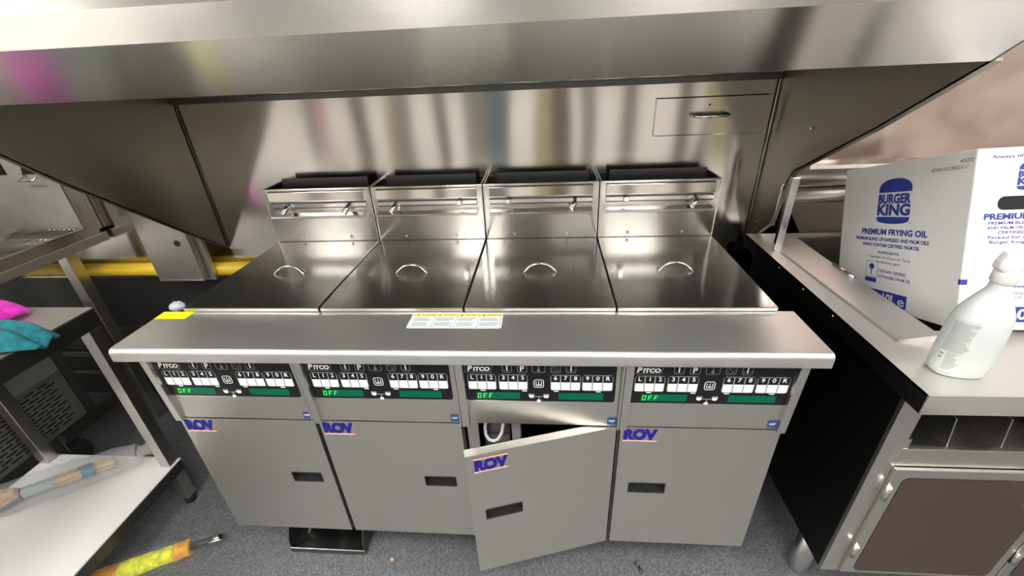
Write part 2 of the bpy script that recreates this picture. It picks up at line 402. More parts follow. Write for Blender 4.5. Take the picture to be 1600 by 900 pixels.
def door_geometry(mb, fr, wd, hh, hx0, hx1, hz0, hz1, mat):
    """folded steel door with a recessed pull at (hx0..hx1, hz0..hz1)"""
    th = .022
    xs = [0, hx0, hx1, wd]; zs = [0, hz0, hz1, hh]
    for i in range(3):
        for j in range(3):
            if i == 1 and j == 1: continue
            mb.quad([fr.p(xs[i], zs[j]), fr.p(xs[i+1], zs[j]), fr.p(xs[i+1], zs[j+1]), fr.p(xs[i], zs[j+1])], mat)
    mb.quad([fr.p(0, hh), fr.p(wd, hh), fr.p(wd, hh, -th), fr.p(0, hh, -th)], mat)
    mb.quad([fr.p(0, 0, -th), fr.p(wd, 0, -th), fr.p(wd, 0), fr.p(0, 0)], mat)
    mb.quad([fr.p(0, 0, -th), fr.p(0, 0), fr.p(0, hh), fr.p(0, hh, -th)], mat)
    mb.quad([fr.p(wd, 0), fr.p(wd, 0, -th), fr.p(wd, hh, -th), fr.p(wd, hh)], mat)
    mb.quad([fr.p(0, 0, -th), fr.p(0, hh, -th), fr.p(wd, hh, -th), fr.p(wd, 0, -th)], mat)
for i in range(4):
    x0 = i*U
    t = thing('deep_fryer', (x0+U/2, .32, 0), 'steel deep fryer, ' + which[i], 'deep fryer', 'deep fryers in the bank')
    # cabinet shell
    mb = MB(); a, b_ = x0+.003, x0+U-.003
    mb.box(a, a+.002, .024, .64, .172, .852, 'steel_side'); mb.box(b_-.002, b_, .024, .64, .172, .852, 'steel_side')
    mb.box(a+.002, b_-.002, .636, .64, .172, .852, 'steel_dark'); mb.box(a+.002, b_-.002, .024, .636, .172, .176, 'steel_dark')
    mb.box(a+.002, b_-.002, .14, .636, .62, .624, 'steel_dark')
    mb.box(a+.002, a+.03, .024, .034, .176, .66, 'steel_plain'); mb.box(b_-.03, b_-.002, .024, .034, .176, .66, 'steel_plain')
    mb.build('cabinet', t)
    MB().box(a, b_, .159, .64, .852, .889, 'steel_flat', .002).build('tank_top', t)
    for lx in ((x0+.06, x0+U-.06) if i == 3 else (x0+.06,)):
        for ly in (.17, .56):
            mb = MB(); mb.tube([(lx, ly, .172), (lx, ly, .03)], .018, 'steel_plain', 14); mb.tube([(lx, ly, .03), (lx, ly, 0)], [.024, .027], 'steel_dark', 14); mb.build('leg', t)
    # control panel
    cp = MB().box(x0+.016, x0+U-(.006 if i < 3 else .016), .0, .022, .6465, .8515, 'steel_door', .001).build('control_panel', t)
    fr = Frame((x0, .0, .008), (1, 0, 0), (0, 0, 1))
    mb = MB(); fr.rrect(mb, .0165, .3815, .7155, .8425, .008, 'steel_bright', .0006); fr.rrect(mb, .018, .3805, .7175, .8425, .007, 'black_gloss', .0012); mb.build('keypad_overlay', cp)
    f2 = Frame((x0, -.0016, .008), (1, 0, 0), (0, 0, 1))
    mb = MB()
    f2.text(mb, 'P', .0285, .8115, .0205, 'white_print', bold=.05, shear=.12, h=.0008); f2.text(mb, 'ITCO', .0425, .8115, .0160, 'white_print', bold=.05, shear=.1, width=.040, h=.0008)
    f2.poly(mb, [(.0215, .8065), (.084, .8065), (.0845, .8072), (.022, .8072)], 'grey_print'); f2.poly(mb, [(.0215, .8065), (.0222, .8065), (.0242, .832), (.0235, .832)], 'grey_print'); f2.poly(mb, [(.084, .8065), (.0847, .8065), (.0887, .832), (.088, .832)], 'grey_print')
    mb.build('logo', cp)
    for j, (bx, kind) in enumerate(((.112, 'I'), (.148, 'P'), (.183, 't'), (.227, 'c'), (.263, 'I'))):
        wd = .031 if kind == 't' else .023
        mb = MB(); f2.ring(mb, bx, bx+wd, .807, .834, .005, .0009, 'grey_print'); cx = bx+wd/2
        if kind == 'P': f2.text(mb, 'P', cx, .8115, .021, 'white_print', bold=.03, align='C')
        elif kind == 'I':
            f2.rect(mb, cx-.0015, cx+.0015, .8115, .827, 'white_print')
            for s in (-1, 1): f2.poly(mb, [(cx+s*.0085, .818), (cx+s*.0078, .818), (cx+s*.005, .8095), (cx+s*.0057, .8095)][::s], 'midgrey_print')
        elif kind == 't':
            f2.rect(mb, cx-.0012, cx+.0012, .818, .831, 'midgrey_print'); f2.rrect(mb, cx-.004, cx+.004, .810, .818, .0038, 'midgrey_print')
        else:
            f2.ring(mb, cx-.008, cx+.008, .8105, .8265, .0078, .0008, 'midgrey_print'); f2.poly(mb, [(cx-.007, .825), (cx-.0058, .826), (cx+.007, .812), (cx+.0058, .811)], 'midgrey_print')
        mb.build('icon_key', cp)
    for gx0, gx1, chs in ((.0265, .0955, 'L12'), (.102, .1715, '345'), (.2265, .2975, '678'), (.3015, .3735, '90R')):
        wd = (gx1-gx0)/3
        for q, ch in enumerate(chs): button_obj(ch, f2, gx0+q*wd, gx0+(q+1)*wd, .7535, .8005, cp, q == 0, q == 2)
    for bx in (.056, .158, .234, .335):
        mb = MB(); f2.rect(mb, bx, bx+.0115, .7492, .7522, 'white_print'); mb.build('indicator_mark', cp)
    for q, (dx0, dx1) in enumerate(((.045, .152), (.246, .353))):
        mb = MB(); f2.rect(mb, dx0, dx1, .7245, .7455, 'lcd_green'); d = mb.build('display', cp)
        if q == 0:
            mb = MB(); seg_text(mb, f2, dx0+.002, .7275, 'OFF', .0085, .0145, .0055, .0019, 'lcd_lit'); mb.build('display_text', cp)
    mb = MB(); f2.ring(mb, .186, .2105, .761, .786, .006, .0016, 'white_print')
    f2.rect(mb, .191, .1925, .766, .7805, 'white_print'); f2.rect(mb, .191, .2055, .766, .7675, 'white_print'); f2.rect(mb, .204, .2055, .766, .7805, 'white_print'); f2.rect(mb, .1975, .199, .772, .781, 'white_print'); f2.rect(mb, .194, .2025, .7695, .7715, 'white_print')
    mb.build('filter_key', cp)
    mb = MB()
    for bx in (.173, .209):
        f2.poly(mb, [(bx, .7375), (bx+.002, .730), (bx+.006, .7285), (bx+.009, .7285), (bx+.012, .730), (bx+.014, .7375)], 'white_print'); f2.rect(mb, bx, bx+.014, .7395, .7405, 'white_print')
    f2.rect(mb, .187, .209, .7325, .7333, 'white_print'); f2.rect(mb, .1975, .1983, .723, .7325, 'white_print')
    f2.poly(mb, [(.193, .7155), (.202, .7155), (.203, .7215), (.198, .7245), (.193, .7215)], 'white_print'); mb.build('vat_symbol', cp)
    mb = MB(); nx = .3675 if i < 3 else .354; fr.rect(mb, nx, nx+.0235, .643, .667, 'blue_sticker', .001); fr.text(mb, 'NSF', nx+.004, .653, .009, 'white_print', bold=.02, width=.014, h=.0015)
    mb.build('certification_sticker', cp)
    # side brackets under the shelf
    for bx, bw in ((x0+.0005, .019), (x0+U-.0055, .005) if i < 3 else (x0+U-.0195, .019)):
        mb = MB(); mb.prism([(bx, .03, .851), (bx, -.018, .851), (bx, -.008, .640), (bx, .03, .640)], (bw, 0, 0), 'steel_door'); mb.build('bracket', t, bevel=.001)
    # door
    wd, hh = U-.012, .471
    ajar = (i == 2)
    if ajar:
        an = math.radians(16.0); hx = Vector((x0+U-.005, 0, .172)); R = Vector((math.cos(an), math.sin(an), 0)); O = hx - wd*R
        df = Frame(O, R, (0, 0, 1))
    else: df = Frame((x0+.006, 0, .172), (1, 0, 0), (0, 0, 1))
    hx0, hx1 = ((.262, .348) if hinges[i] == 'L' else (.038, .132))
    hz0, hz1 = .228, .262
    mb = MB(); door_geometry(mb, df, wd, hh, hx0, hx1, hz0, hz1, 'steel_door'); d = mb.build('door', t)
    # recessed pull: an open black pocket
    mb = MB(); dp = -.018
    mb.quad([df.p(hx0, hz0, dp), df.p(hx1, hz0, dp), df.p(hx1, hz1, dp), df.p(hx0, hz1, dp)], 'black_plastic')
    for (p0, p1) in (((hx0, hz0), (hx1, hz0)), ((hx1, hz0), (hx1, hz1)), ((hx1, hz1), (hx0, hz1)), ((hx0, hz1), (hx0, hz0))):
        mb.quad([df.p(*p0), df.p(*p1), df.p(*p1, dp), df.p(*p0, dp)], 'black_plastic')
    df.ring(mb, hx0-.003, hx1+.003, hz0-.003, hz1+.003, .0035, .003, 'black_plastic', .0008)
    mb.build('recessed_handle', d)
    # sticker
    sx = .006 if not ajar else .018
    top = hh-.012 if ajar else hh+.001
    mb = MB()
    wS = .088
    if ajar: df.rect(mb, sx, sx+wS, top-.006, top, 'rov_orange', .0008)
    df.rect(mb, sx, sx+wS, top-.050, top-.044, 'rov_orange', .0008)
    df.text(mb, 'ROV', sx+.002, top-.0415, .0475, 'rov_blue', bold=.07, width=wS-.004, h=.0008, sy=.98)
    rnd = random.Random(3)
    for bb in ((top-.0045, top-.0485) if ajar else (top-.0485,)):
        a_ = sx+.002
        while a_ < sx+wS-.006:
            l = rnd.uniform(.003, .006); df.rect(mb, a_, a_+l, bb, bb+.003, 'white_print', .0011); a_ += l+.0016
    mb.build('sticker', d)
    if ajar:
        mb = MB(); mb.tube([df.p(wd-.012, -.004, -.01), df.p(wd-.012, 0, -.01)], .006, 'steel_bright', 12); mb.build('hinge_pin', d)
        # drain valve seen through the gap
        v = MB().box(x0+.036, x0+.112, .075, .13, .43, .515, 'paint_mid', .004).build('drain_valve', t)
        pts = [(x0+.050, .06, .60), (x0+.045, .055, .575), (x0+.046, .052, .55), (x0+.055, .05, .532), (x0+.068, .05, .528), (x0+.080, .05, .535), (x0+.092, .05, .56), (x0+.099, .055, .60), (x0+.102, .065, .64)]
        MB().tube(pts, .0045, 'white_metal', 10).build('valve_handle', v)
        MB().tube([(x0+.04, .10, .535), (x0+.112, .10, .535)], .02, 'paint_mid', 14).build('valve_pipe', v)
        MB().box(x0+.122, x0+.146, .036, .07, .18, .63, 'paint_grey', .002).build('inner_post', t)
    # flue riser with basket hanger
    fa, fb = x0+.002, x0+U-.002
    fl = MB()
    fl.box(fa, fb, .644, .646, .889, 1.099, 'steel_wall'); fl.box(fa, fa+.002, .646, .764, .889, 1.099, 'steel_side'); fl.box(fb-.002, fb, .646, .764, .889, 1.099, 'steel_side')
    fl.box(fa+.002, fb-.002, .762, .764, .889, 1.099, 'steel_dark')
    fl.box(fa, fb, .642, .652, 1.0955, 1.0995, 'steel_bright', .001)
    for q in (fa, fb-.006): fl.box(q, q+.006, .6415, .764, 1.0955, 1.0995, 'steel_bright', .001)
    for q in (fa, fb-.004): fl.box(q, q+.004, .641, .6445, .889, 1.097, 'steel_bright', .001)
    fl = fl.build('flue_riser', t)
    MB().box(x0+.04, x0+.366, .715, .719, 1.0, 1.1205, 'steel_dark', .001).build('flue_deflector', t)
    MB().box(fa+.004, fb-.004, .65, .76, 1.062, 1.064, 'black_void').build('flue_opening', t)
    hb = MB(); ha, hz = x0+.022, x0+.375
    hb.prism([(ha, .643, 1.093), (ha, .634, 1.090), (ha, .631, 1.058), (ha, .634, 1.056), (ha, .643, 1.058)], (hz-ha, 0, 0), 'steel_wall')
    hb.prism([(ha, .642, 1.052), (ha, .637, 1.046), (ha, .637, 1.034), (ha, .642, 1.028)], (hz-ha, 0, 0), 'steel_bright')
    hb.prism([(ha, .643, 1.012), (ha, .616, 1.008), (ha, .614, 1.000), (ha, .616, .998), (ha, .643, 1.003)], (hz-ha, 0, 0), 'steel_wall')
    hb.build('basket_hanger', t, bevel=.001)
    for q, kx in enumerate((x0+.088, x0+.315)):
        kn = MB()
        if knobs[i][q]: kn.tube([(kx, .640, 1.042), (kx, .622, 1.038), (kx-.014, .606, 1.018)], [.008, .0085, .0095], 'chrome', 14)
        else: kn.tube([(kx, .640, 1.042), (kx, .622, 1.042), (kx, .620, 1.042)], [.009, .0105, .008], 'chrome', 14)
        kn.build('hanger_peg', t)
    for bx in (x0+.105, x0+.29):
        MB().tube([(bx, .643, .917), (bx, .639, .917), (bx, .636, .917)], [.0055, .005, .002], 'chrome', 12).build('bolt', t)
    # lid
    l = thing('fryer_lid', (x0+U/2, .4, .889), 'steel fryer lid with bow handle, ' + lidpos[i], 'lid', 'lids on the fryers')
    mb = MB(); mb.box(x0+.0025, x0+U-.0025, .154, .640, .8895, .9005, 'steel_lid', .002); mb.build('cover_plate', l)
    # bow handle: an arched flattened strap
    cx = x0+.1985; mb = MB(); P = []
    N = 18
    for k in range(N+1):
        s = -1+2*k/N; xx = cx+.049*s; zz = .9012+.025*(1-abs(s)**2.4); hw = .0045+.009*abs(s)**4
        P.append([(xx, .372-hw, zz), (xx, .372+hw, zz)])
    mb.grid(P, 'chrome'); mb.build('handle', l, solidify=.003)

# ------------------------------------------------------------------ work shelf in front of the fryers
SX0, SX1 = -.058, 1.624
t = thing('work_shelf', (.783, .07, .85), 'long stainless work shelf across the front of all four fryers', 'shelf')
# folded sheet: top, rounded nose, front lip
sec = [(.156, .888), (-.012, .888)]
for k in range(1, 7):
    a2 = math.radians(90*k/6); sec.append((-.012-.013*math.sin(a2), .875+.013*math.cos(a2)))
sec += [(-.025, .8535), (-.021, .8535), (-.021, .874)]
sec += [(-.012, .8845), (.156, .8845)]
mb = MB(); mb.loft([[(SX0, y, z) for y, z in sec], [(SX1, y, z) for y, z in sec]], 'steel_shelf', smooth=True)
o = mb.build('shelf_top', t)
o.data.set_sharp_from_angle(angle=math.radians(35))
for xx in (SX0+.0005, SX1-.0025):
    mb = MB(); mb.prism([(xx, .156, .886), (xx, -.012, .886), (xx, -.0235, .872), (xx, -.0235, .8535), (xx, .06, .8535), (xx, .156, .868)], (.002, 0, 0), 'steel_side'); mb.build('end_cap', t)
fs = Frame((0, 0, .888), (1, 0, 0), (0, 1, 0))
mb = MB(); fs.rect(mb, -.0575, .0335, .118, .1555, 'tape_yellow', .0006); tag(mb.build('tape_strip', t), 'bright yellow tape')
mb = MB(); A0, A1, B0, B1 = .660, .900, .075, .147
fs.rrect(mb, A0, A1, B0, B1, .006, 'white_print', .0005); fs.rrect(mb, A0+.004, A1-.004, B0+.005, B1-.003, .003, 'ink_black', .0007)
rnd = random.Random(5)
for q in range(4):
    c0 = A0+.005+q*.0577; c1 = c0+.0567
    fs.rect(mb, c0, c1, B0+.006, B1-.016, 'label_white', .0009); fs.rect(mb, c0, c1, B1-.016, B1-.004, 'label_yellow', .0009)
    fs.poly(mb, [(c0+.008, B1-.0145), (c0+.016, B1-.0145), (c0+.012, B1-.006)], 'ink_black', .0011)
    a_ = c0+.022
    while a_ < c1-.009:
        l = rnd.uniform(.003, .007); fs.rect(mb, a_, a_+l, B1-.0125, B1-.0085, 'midgrey_print', .0011); a_ += l+.0025
    for j, bb in enumerate((.048, .0435, .039, .0345, .025, .0205, .016, .0115)):
        fs.rect(mb, c0+.004, c1-rnd.uniform(.003, .016), B0+bb-.001, B0+bb+.0013, 'grey_print', .0011)
tag(mb.build('warning_label', t), 'white and yellow warning label in four panels')
# crumpled scrap behind the shelf
rings = []
for j in range(9):
    a2 = math.pi*j/8; rr = .017*math.sin(a2)**.7+.001
    rings.append([(-.098+j*.0062, .214+rr*math.cos(th2)*(1+.45*mnoise.noise(Vector((j*.9, th2*1.3, 1)))), .872+rr*.8*math.sin(th2)*(1+.45*mnoise.noise(Vector((j*.9, th2*1.3, 5))))) for th2 in [2*math.pi*k/14 for k in range(14)]])
MB_scrap = MB().loft(rings, 'scrap_plastic')
tag(MB_scrap.build('plastic_scrap', ), 'crumpled pale plastic lump at the left edge of the leftmost lid', 'plastic scrap')

# drip tray under the left fryers
t = thing('drain_tray', (.26, .2, 0), 'dark steel roll-out drain tray on the floor under the left fryers', 'tray')
mb = MB(); a, b_ = .132, .394
mb.box(a, b_, .02, .50, .012, .015, 'steel_dark'); mb.box(a, b_, .016, .02, .008, .03, 'steel_plain', .001)
for xx in (a, b_-.003): mb.prism([(xx, .02, .012), (xx, .02, .06), (xx, .05, .115), (xx, .5, .115), (xx, .5, .012)], (.003, 0, 0), 'steel_dark')
mb.box(a, b_, .497, .5, .012, .115, 'steel_dark'); mb.build('pan', t)
for xx in (a+.03, b_-.03):
    for yy in (.06, .45): MB().tube([(xx-.008, yy, .0065), (xx+.008, yy, .0065)], .0065, 'rubber', 12).build('roller', t)
MB().tube([(a+.03, .08, .017), (a+.035, .085, .03), (a+.042, .082, .045), (a+.038, .09, .05)], .005, 'steel_plain', 8).build('drain_spigot', t)

# small things on the floor
mb = MB(); mb.loft([[(.488+.009*math.cos(k), .008+.006*math.sin(k), .0003+0*k) for k in range(6)], [(.488+.007*math.cos(k+.2), .008+.005*math.sin(k), .007) for k in range(6)]], 'rag_cream')
tag(mb.build('crumb'), 'pale crumb on the floor in front of the drain tray', 'crumb')
tag(MB().tube([(1.300, .042, .003), (1.294, .032, .004), (1.297, .022, .003), (1.308, .018, .004), (1.314, .008, .003), (1.306, .0, .003), (1.302, .012, .006), (1.309, .026, .005)], .0016, 'rubber', 6).build('cable_tie'), 'thin black loop of cable tie on the floor in front of the rightmost fryer', 'cable tie')

# ------------------------------------------------------------------ left: worktable with cloths
t = thing('side_table', (-.63, -.1, 0), 'stainless side table left of the fryers, with cloths on it and a white undershelf', 'table')
TX0, TX1, TY0, TY1 = -.90, -.364, -.60, .227
MB().box(TX0, TX1, TY0, TY1, .856, .862, 'steel_flat', .001).build('tabletop', t)
mb = MB()
mb.box(TX1-.02, TX1-.001, TY0, TY1-.002, .80, .856, 'steel_dark'); mb.box(TX0+.001, TX0+.02, TY0, TY1-.002, .80, .856, 'steel_dark')
mb.box(TX0+.02, TX1-.02, TY1-.02, TY1-.002, .80, .856, 'steel_dark'); mb.box(TX0+.02, TX1-.02, TY0, TY0+.02, .80, .856, 'steel_dark'); mb.build('apron', t)
for lx in (TX0+.003, TX1-.041):
    for ly in (TY0+.004, TY1-.044):
        mb = MB(); mb.box(lx, lx+.038, ly, ly+.038, .03, .80, 'steel_plain', .002); lg = mb.build('leg', t)
        MB().tube([(lx+.019, ly+.019, .03), (lx+.019, ly+.019, 0)], [.015, .02], 'rubber', 14).build('foot', lg)
mb = MB(); mb.box(TX0+.001, TX1+.002, TY0, TY1, .2, .206, 'steel_under', .001) if 'steel_under' in MATS else mb.box(TX0+.001, TX1+.002, TY0, TY1, .2, .206, 'white_coat', .001)
mb.box(TX1-.012, TX1+.001, TY0, TY1-.002, .155, .2, 'steel_dark'); mb.box(TX0+.002, TX1-.012, TY1-.012, TY1-.001, .17, .2, 'steel_dark')
mb.build('undershelf', t)

def drape(name, mat, pts_fn, nu, nv, label, cat, th=.008):
    P = [[pts_fn(i/nu, j/nv) for j in range(nv+1)] for i in range(nu+1)]
    mb = MB().grid(P, mat); return tag(mb.build(name, solidify=th, subsurf=1), label, cat)
def teal(u, v):
    # hand towel folded lengthwise lying on the table, its tip hanging over the right edge
    ax = Vector((-.62, .020, 0)).lerp(Vector((-.305, .045, 0)), u)
    wdt = .064*(1-.5*u**4)
    yy = ax.y+(v-.5)*2*wdt*(1.0)
    n = mnoise.noise(Vector((ax.x*14, yy*26, 3)))+.6*math.sin(v*13+ax.x*22)
    z = .868+.038*(1-u**8)*(math.sin(math.pi*v)**.5)+.016*n*math.sin(math.pi*v)+.016*math.exp(-((u-.55)/.12)**2)*math.sin(math.pi*v)
    over = ax.x - (-.364)
    if over > 0: z -= over*.12
    return (ax.x+.01*n, yy, z)
drape('hand_towel', 'cloth_teal', teal, 30, 22, 'teal towel on the side table, its end hanging over the right edge', 'towel')
def pink(u, v):
    xx = -.67+.125*u; yy = .115+.10*v - .0*u
    n = mnoise.noise(Vector((xx*14, yy*14, 7)))
    z = .872+.050*(math.sin(math.pi*min(1, v*1.0))**.5)*(1-u**6)+.010*n
    return (xx+.02*v, yy-.02*u, z)
drape('cleaning_cloth', 'cloth_pink', pink, 14, 10, 'bright pink folded cloth on the side table behind the teal towel', 'cloth')

# brushes in a clear bag on the undershelf
A = Vector((-.50, .195, .252)); B = Vector((-.90, -.075, .258)); ax = (B-A); L = ax.length; d = ax.normalized(); sd = Vector((-d.y, d.x, 0))
t = thing('brush_pack', (-.68, .08, .206), 'clear plastic bag of wooden handled brushes with blue bands, on the white undershelf', 'brush pack')
def along(s, q=0, h=0): return A+d*s*L+sd*q+Vector((0, 0, h))
for q, h, s0 in ((.010, .008, .10), (-.012, .004, .13), (.0, -.012, .12)):
    br = MB().tube([along(s0, q, h), along(s0+.12, q, h)], .008, 'wood', 10).build('brush_handle', t)
    MB().tube([along(s0+.12, q, h), along(s0+.19, q, h)], .0125, 'ferrule_blue', 12).build('band', br)
    MB().tube([along(s0+.19, q, h), along(s0+.34, q, h)], .0105, 'wood', 10).build('lower_handle', br)
MB().tube([along(.44, .0, 0), along(.62, .0, 0)], .018, 'grey_green', 12).build('grip', t)
for q, h, mt in ((.012, .008, 'rag_cream'), (-.016, .0, 'rag_navy'), (.0, -.012, 'rag_navy'), (.004, .018, 'rag_cream')):
    mb = MB(); mb.tube([along(.64, q*.6, h), along(.74, q, h), along(.86, q*1.3, h), along(.98, q, h)], [.012, .026, .032, .016], mt, 12); mb.build('bristle_head', t)
rings = []
for k in range(26):
    s = k/25; p = along(s*1.06-.03); rr = .053*(1-.15*math.sin(s*9)*.5)
    if k < 4: rr *= (.75, .8, .9, 1)[k]
    ring = []
    for j in range(20):
        a2 = 2*math.pi*j/20; n = mnoise.noise(Vector((s*18, math.cos(a2)*2, math.sin(a2)*2)))
        q = rr*(1+.16*n); ring.append(p+sd*q*math.cos(a2)+Vector((0, 0, max(q*.9*math.sin(a2), .208-p.z))))
    rings.append(ring)
mb = MB().loft(rings, 'clear_film', cap=False)
tip = []
for k in range(4):   # twisted, flared open end
    s = -.03-.035*k; rr = (.030, .026, .034, .042)[k]; ring = []
    for j in range(20):
        a2 = 2*math.pi*j/20; q = rr*(1+.3*mnoise.noise(Vector((k*3, math.cos(a2)*3, math.sin(a2)*3)))); ring.append(along(s)+sd*q*math.cos(a2)+Vector((0, 0, max(q*.6*math.sin(a2)+.006*k, -.042))))
    tip.append(ring)
mb.loft(tip, 'clear_film', cap=False); mb.build('clear_bag', t)

# yellow cloth roll on the floor
A = Vector((-.150, .040, .029)); B = Vector((-.56, -.175, .038)); ax = (B-A); L = ax.length; d = ax.normalized(); sd = Vector((-d.y, d.x, 0))
t = thing('cloth_roll', (-.36, -.08, 0), 'yellow and orange cloth rolled in a clear sleeve, with a dark tip, on the floor', 'cloth roll')
def wob(s0, s1, r0, r1, mat, seed, n=10):
    rings = []
    for k in range(n+1):
        s = s0+(s1-s0)*k/n; rr = r0+(r1-r0)*k/n
        ring = []
        for j in range(16):
            a2 = 2*math.pi*j/16; q = rr*(1+.14*mnoise.noise(Vector((s*20+seed, math.cos(a2)*1.5, math.sin(a2)*1.5)))); ring.append(along(s)+sd*q*math.cos(a2)+Vector((0, 0, q*.85*math.sin(a2))))
        rings.append(ring)
    return MB().loft(rings, mat)
wob(.17, .27, .029, .031, 'rag_orange', 1).build('orange_band', t); wob(.27, .60, .029, .032, 'rag_lime', 2).build('lime_cloth', t); wob(.60, 1.0, .032, .034, 'rag_orange', 3).build('orange_cloth', t)
mb = MB(); mb.tube([along(-.03, 0, -.006), along(.035)], .0125, 'steel_bright', 12); mb.tube([along(.03), along(.17)], [.012, .015], 'black_gloss', 12); mb.tube([along(-.04, .012), along(.05, .012, .004)], .006, 'steel_bright', 8); mb.build('tip', t)
rings = []
for k in range(24):
    s = .02+.98*k/23; rr = .018+.025*min(1, k/7); ring = []
    for j in range(18):
        a2 = 2*math.pi*j/18; q = rr*(1+.12*mnoise.noise(Vector((s*15+9, math.cos(a2)*2, math.sin(a2)*2)))); z = q*.8*math.sin(a2)
        ring.append(along(s)+sd*q*1.08*math.cos(a2)+Vector((0, 0, max(z, -.027))))
    rings.append(ring)
MB().loft(rings, 'thin_film', cap=False).build('clear_sleeve', t)

# ------------------------------------------------------------------ far left: station with holding cabinet and louvred unit
t = thing('prep_counter', (-1.3, .3, 0), 'stainless prep counter on square legs behind the side table', 'counter')
MB().box(-1.7, -.845, .26, .79, .868, .905, 'steel_flat', .003).build('countertop', t)
for lx in (-.925, -1.69):
    for ly in ((.62,) if lx > -1 else (.62, .27)): MB().box(lx, lx+.045, ly, ly+.045, .0, .868, 'steel_plain', .002).build('leg', t)
MB().box(-.97, -.94, .315, .62, .165, .205, 'steel_dark', .002).build('lower_rail', t)
t = thing('holding_cabinet', (-1.2, .4, .905), 'open-fronted steel holding cabinet with a wire rack, on the prep counter', 'cabinet')
X1, X0, Y0, Y1, Z0, Z1 = -.852, -1.5, .27, .766, .906, 1.40
mb = MB(); mb.box(X0, X1, Y0, Y1, Z0, Z0+.012, 'steel_dark'); mb.box(X0, X1-.012, Y1-.01, .797, Z0+.012, Z1, 'steel_lit_inner'); mb.box(X0, X1-.004, .778, .782, Z0+.012, Z1, 'steel_lit_inner'); mb.box(X0, X1, Y0, Y0+.01, Z0+.012, Z1, 'steel_lit_inner'); mb.box(X0, X0+.01, Y0+.01, Y1-.01, Z0+.012, Z1, 'steel_lit_inner'); mb.build('shell', t)
mb = MB(); mb.box(X1-.004, X1+.004, Y0, Y1, Z0, Z0+.036, 'steel_plain', .001); mb.box(X1-.004, X1+.004, Y1-.045, Y1, Z0+.036, Z1, 'steel_plain', .001); mb.box(X1-.004, X1+.004, Y0, Y0+.04, Z0+.036, Z1, 'steel_plain', .001)
mb.box(X1-.006, X1+.006, Y0+.04, Y1-.047, Z0+.035, Z0+.039, 'steel_bright'); mb.box(X1-.006, X1+.006, Y1-.049, Y1-.045, Z0+.036, Z1, 'steel_bright'); mb.build('door_frame', t)
mb = MB()
for k in range(24): mb.tube([(X1-.02-.022*k, Y0+.04, .944), (X1-.02-.022*k, Y1-.05, .944)], .0025, 'steel_plain', 6)
for yy in (Y0+.05, .6, Y1-.055): mb.tube([(X1-.01, yy, .940), (X1-.55, yy, .940)], .004, 'steel_bright', 8)
mb.build('wire_rack', t)
for q in (-1.145, -.992): MB().box(q-.038, q+.038, Y1-.0125, Y1-.0095, 1.156, 1.20, 'black_void').build('vent_slot', t)
mb = MB(); by_ = Y1-.012
mb.tube([(-1.03, by_, 1.175), (-1.03, by_-.012, 1.15), (-1.03, by_-.03, 1.138), (-.965, by_-.03, 1.138), (-.965, by_-.012, 1.15), (-.965, by_, 1.175)], .0045, 'steel_bright', 8); mb.build('wire_bracket', t)
P = []
for a2 in range(15):
    row = []
    for b2 in range(15):
        yy = .31+.33*a2/14; xx = X1-.06-.45*b2/14+.10*(1-a2/14)*0-.12*a2/14; n = mnoise.noise(Vector((xx*9, yy*9, 0)))
        row.append((xx, yy, .962+.16*(b2/14)**1.3+.022*n))
    P.append(row)
tag(MB().grid(P, 'clear_film').build('plastic_sheet'), 'crinkled clear plastic sheet lying inside the open holding cabinet', 'plastic sheet')

t = thing('refrigeration_unit', (-1.2, .2, 0), 'dark grey louvred refrigeration unit on casters under the prep counter', 'refrigeration unit')
MB().box(-1.55, -.985, -.05, .50, .19, .60, 'paint_dark', .004).build('housing', t)
mb = MB().box(-.985, -.962, -.20, .43, .455, .56, 'steel_panel', .003) if 'steel_panel' in MATS else MB().box(-.985, -.95, -.05, .435, .445, .55, 'paint_grey', .003)
mb.build('control_cover', t)
lv = MB().box(-.985, -.975, -.04, .45, .20, .44, 'paint_mid', .002).build('louvre_panel', t)
mb = MB(); fl = Frame((-.975, 0, 0), (0, 1, 0), (0, 0, 1))
for r_i in range(13):
    z = .222+.0158*r_i
    for c_i in range(10):
        y = -.03+.048*c_i+(.022 if r_i % 2 else 0)
        if y+.036 < .43: fl.slab(mb, y, y+.036, z, z+.0055, -.001, .0012, 'black_void')
mb.build('louvre_slots', lv)
for yy in (.02, .36):
    c = MB(); c.tube([(-1.03, yy, .055), (-.998, yy, .055)], .055, 'rubber', 20); c.box(-1.035, -.993, yy-.03, yy+.03, .09, .19, 'steel_plain', .003); c.build('caster', t)
    c = MB(); c.tube([(-1.5, yy, .055), (-1.468, yy, .055)], .055, 'rubber', 20); c.box(-1.505, -1.463, yy-.03, yy+.03, .09, .19, 'steel_plain', .003); c.build('caster', t)

# ------------------------------------------------------------------ right: chip station cabinet
CX0, CX1, CY0, CY1 = 1.762, 3.2, -.055, .69
t = thing('serving_counter', (2.4, .35, 0), 'stainless serving counter with brown doors and pigeonholes right of the fryers', 'counter')
WX0, WX1, WY0, WY1, WZ = 1.875, 2.75, .075, .66, .742
mb = MB()
TX0_, TX1_, TY0_, TY1_ = 1.722, 3.24, -.142, .695
zt, zb = .885, .879
for (a, b_, c, d2) in ((TX0_, WX0, TY0_, TY1_), (WX1, TX1_, TY0_, TY1_), (WX0, WX1, TY0_, WY0), (WX0, WX1, WY1, TY1_)):
    mb.box(a, b_, c, d2, zb, zt, 'steel_counter' if 'steel_counter' in MATS else 'steel_flat')
mb.box(TX0_-.0005, TX1_, TY0_-.0015, TY0_+.003, .838, .8853, 'steel_door', .0012); mb.box(TX0_, TX0_+.003, TY0_, TY1_, .838, .8845, 'steel_black')
mb.build('countertop', t)
mb = MB()
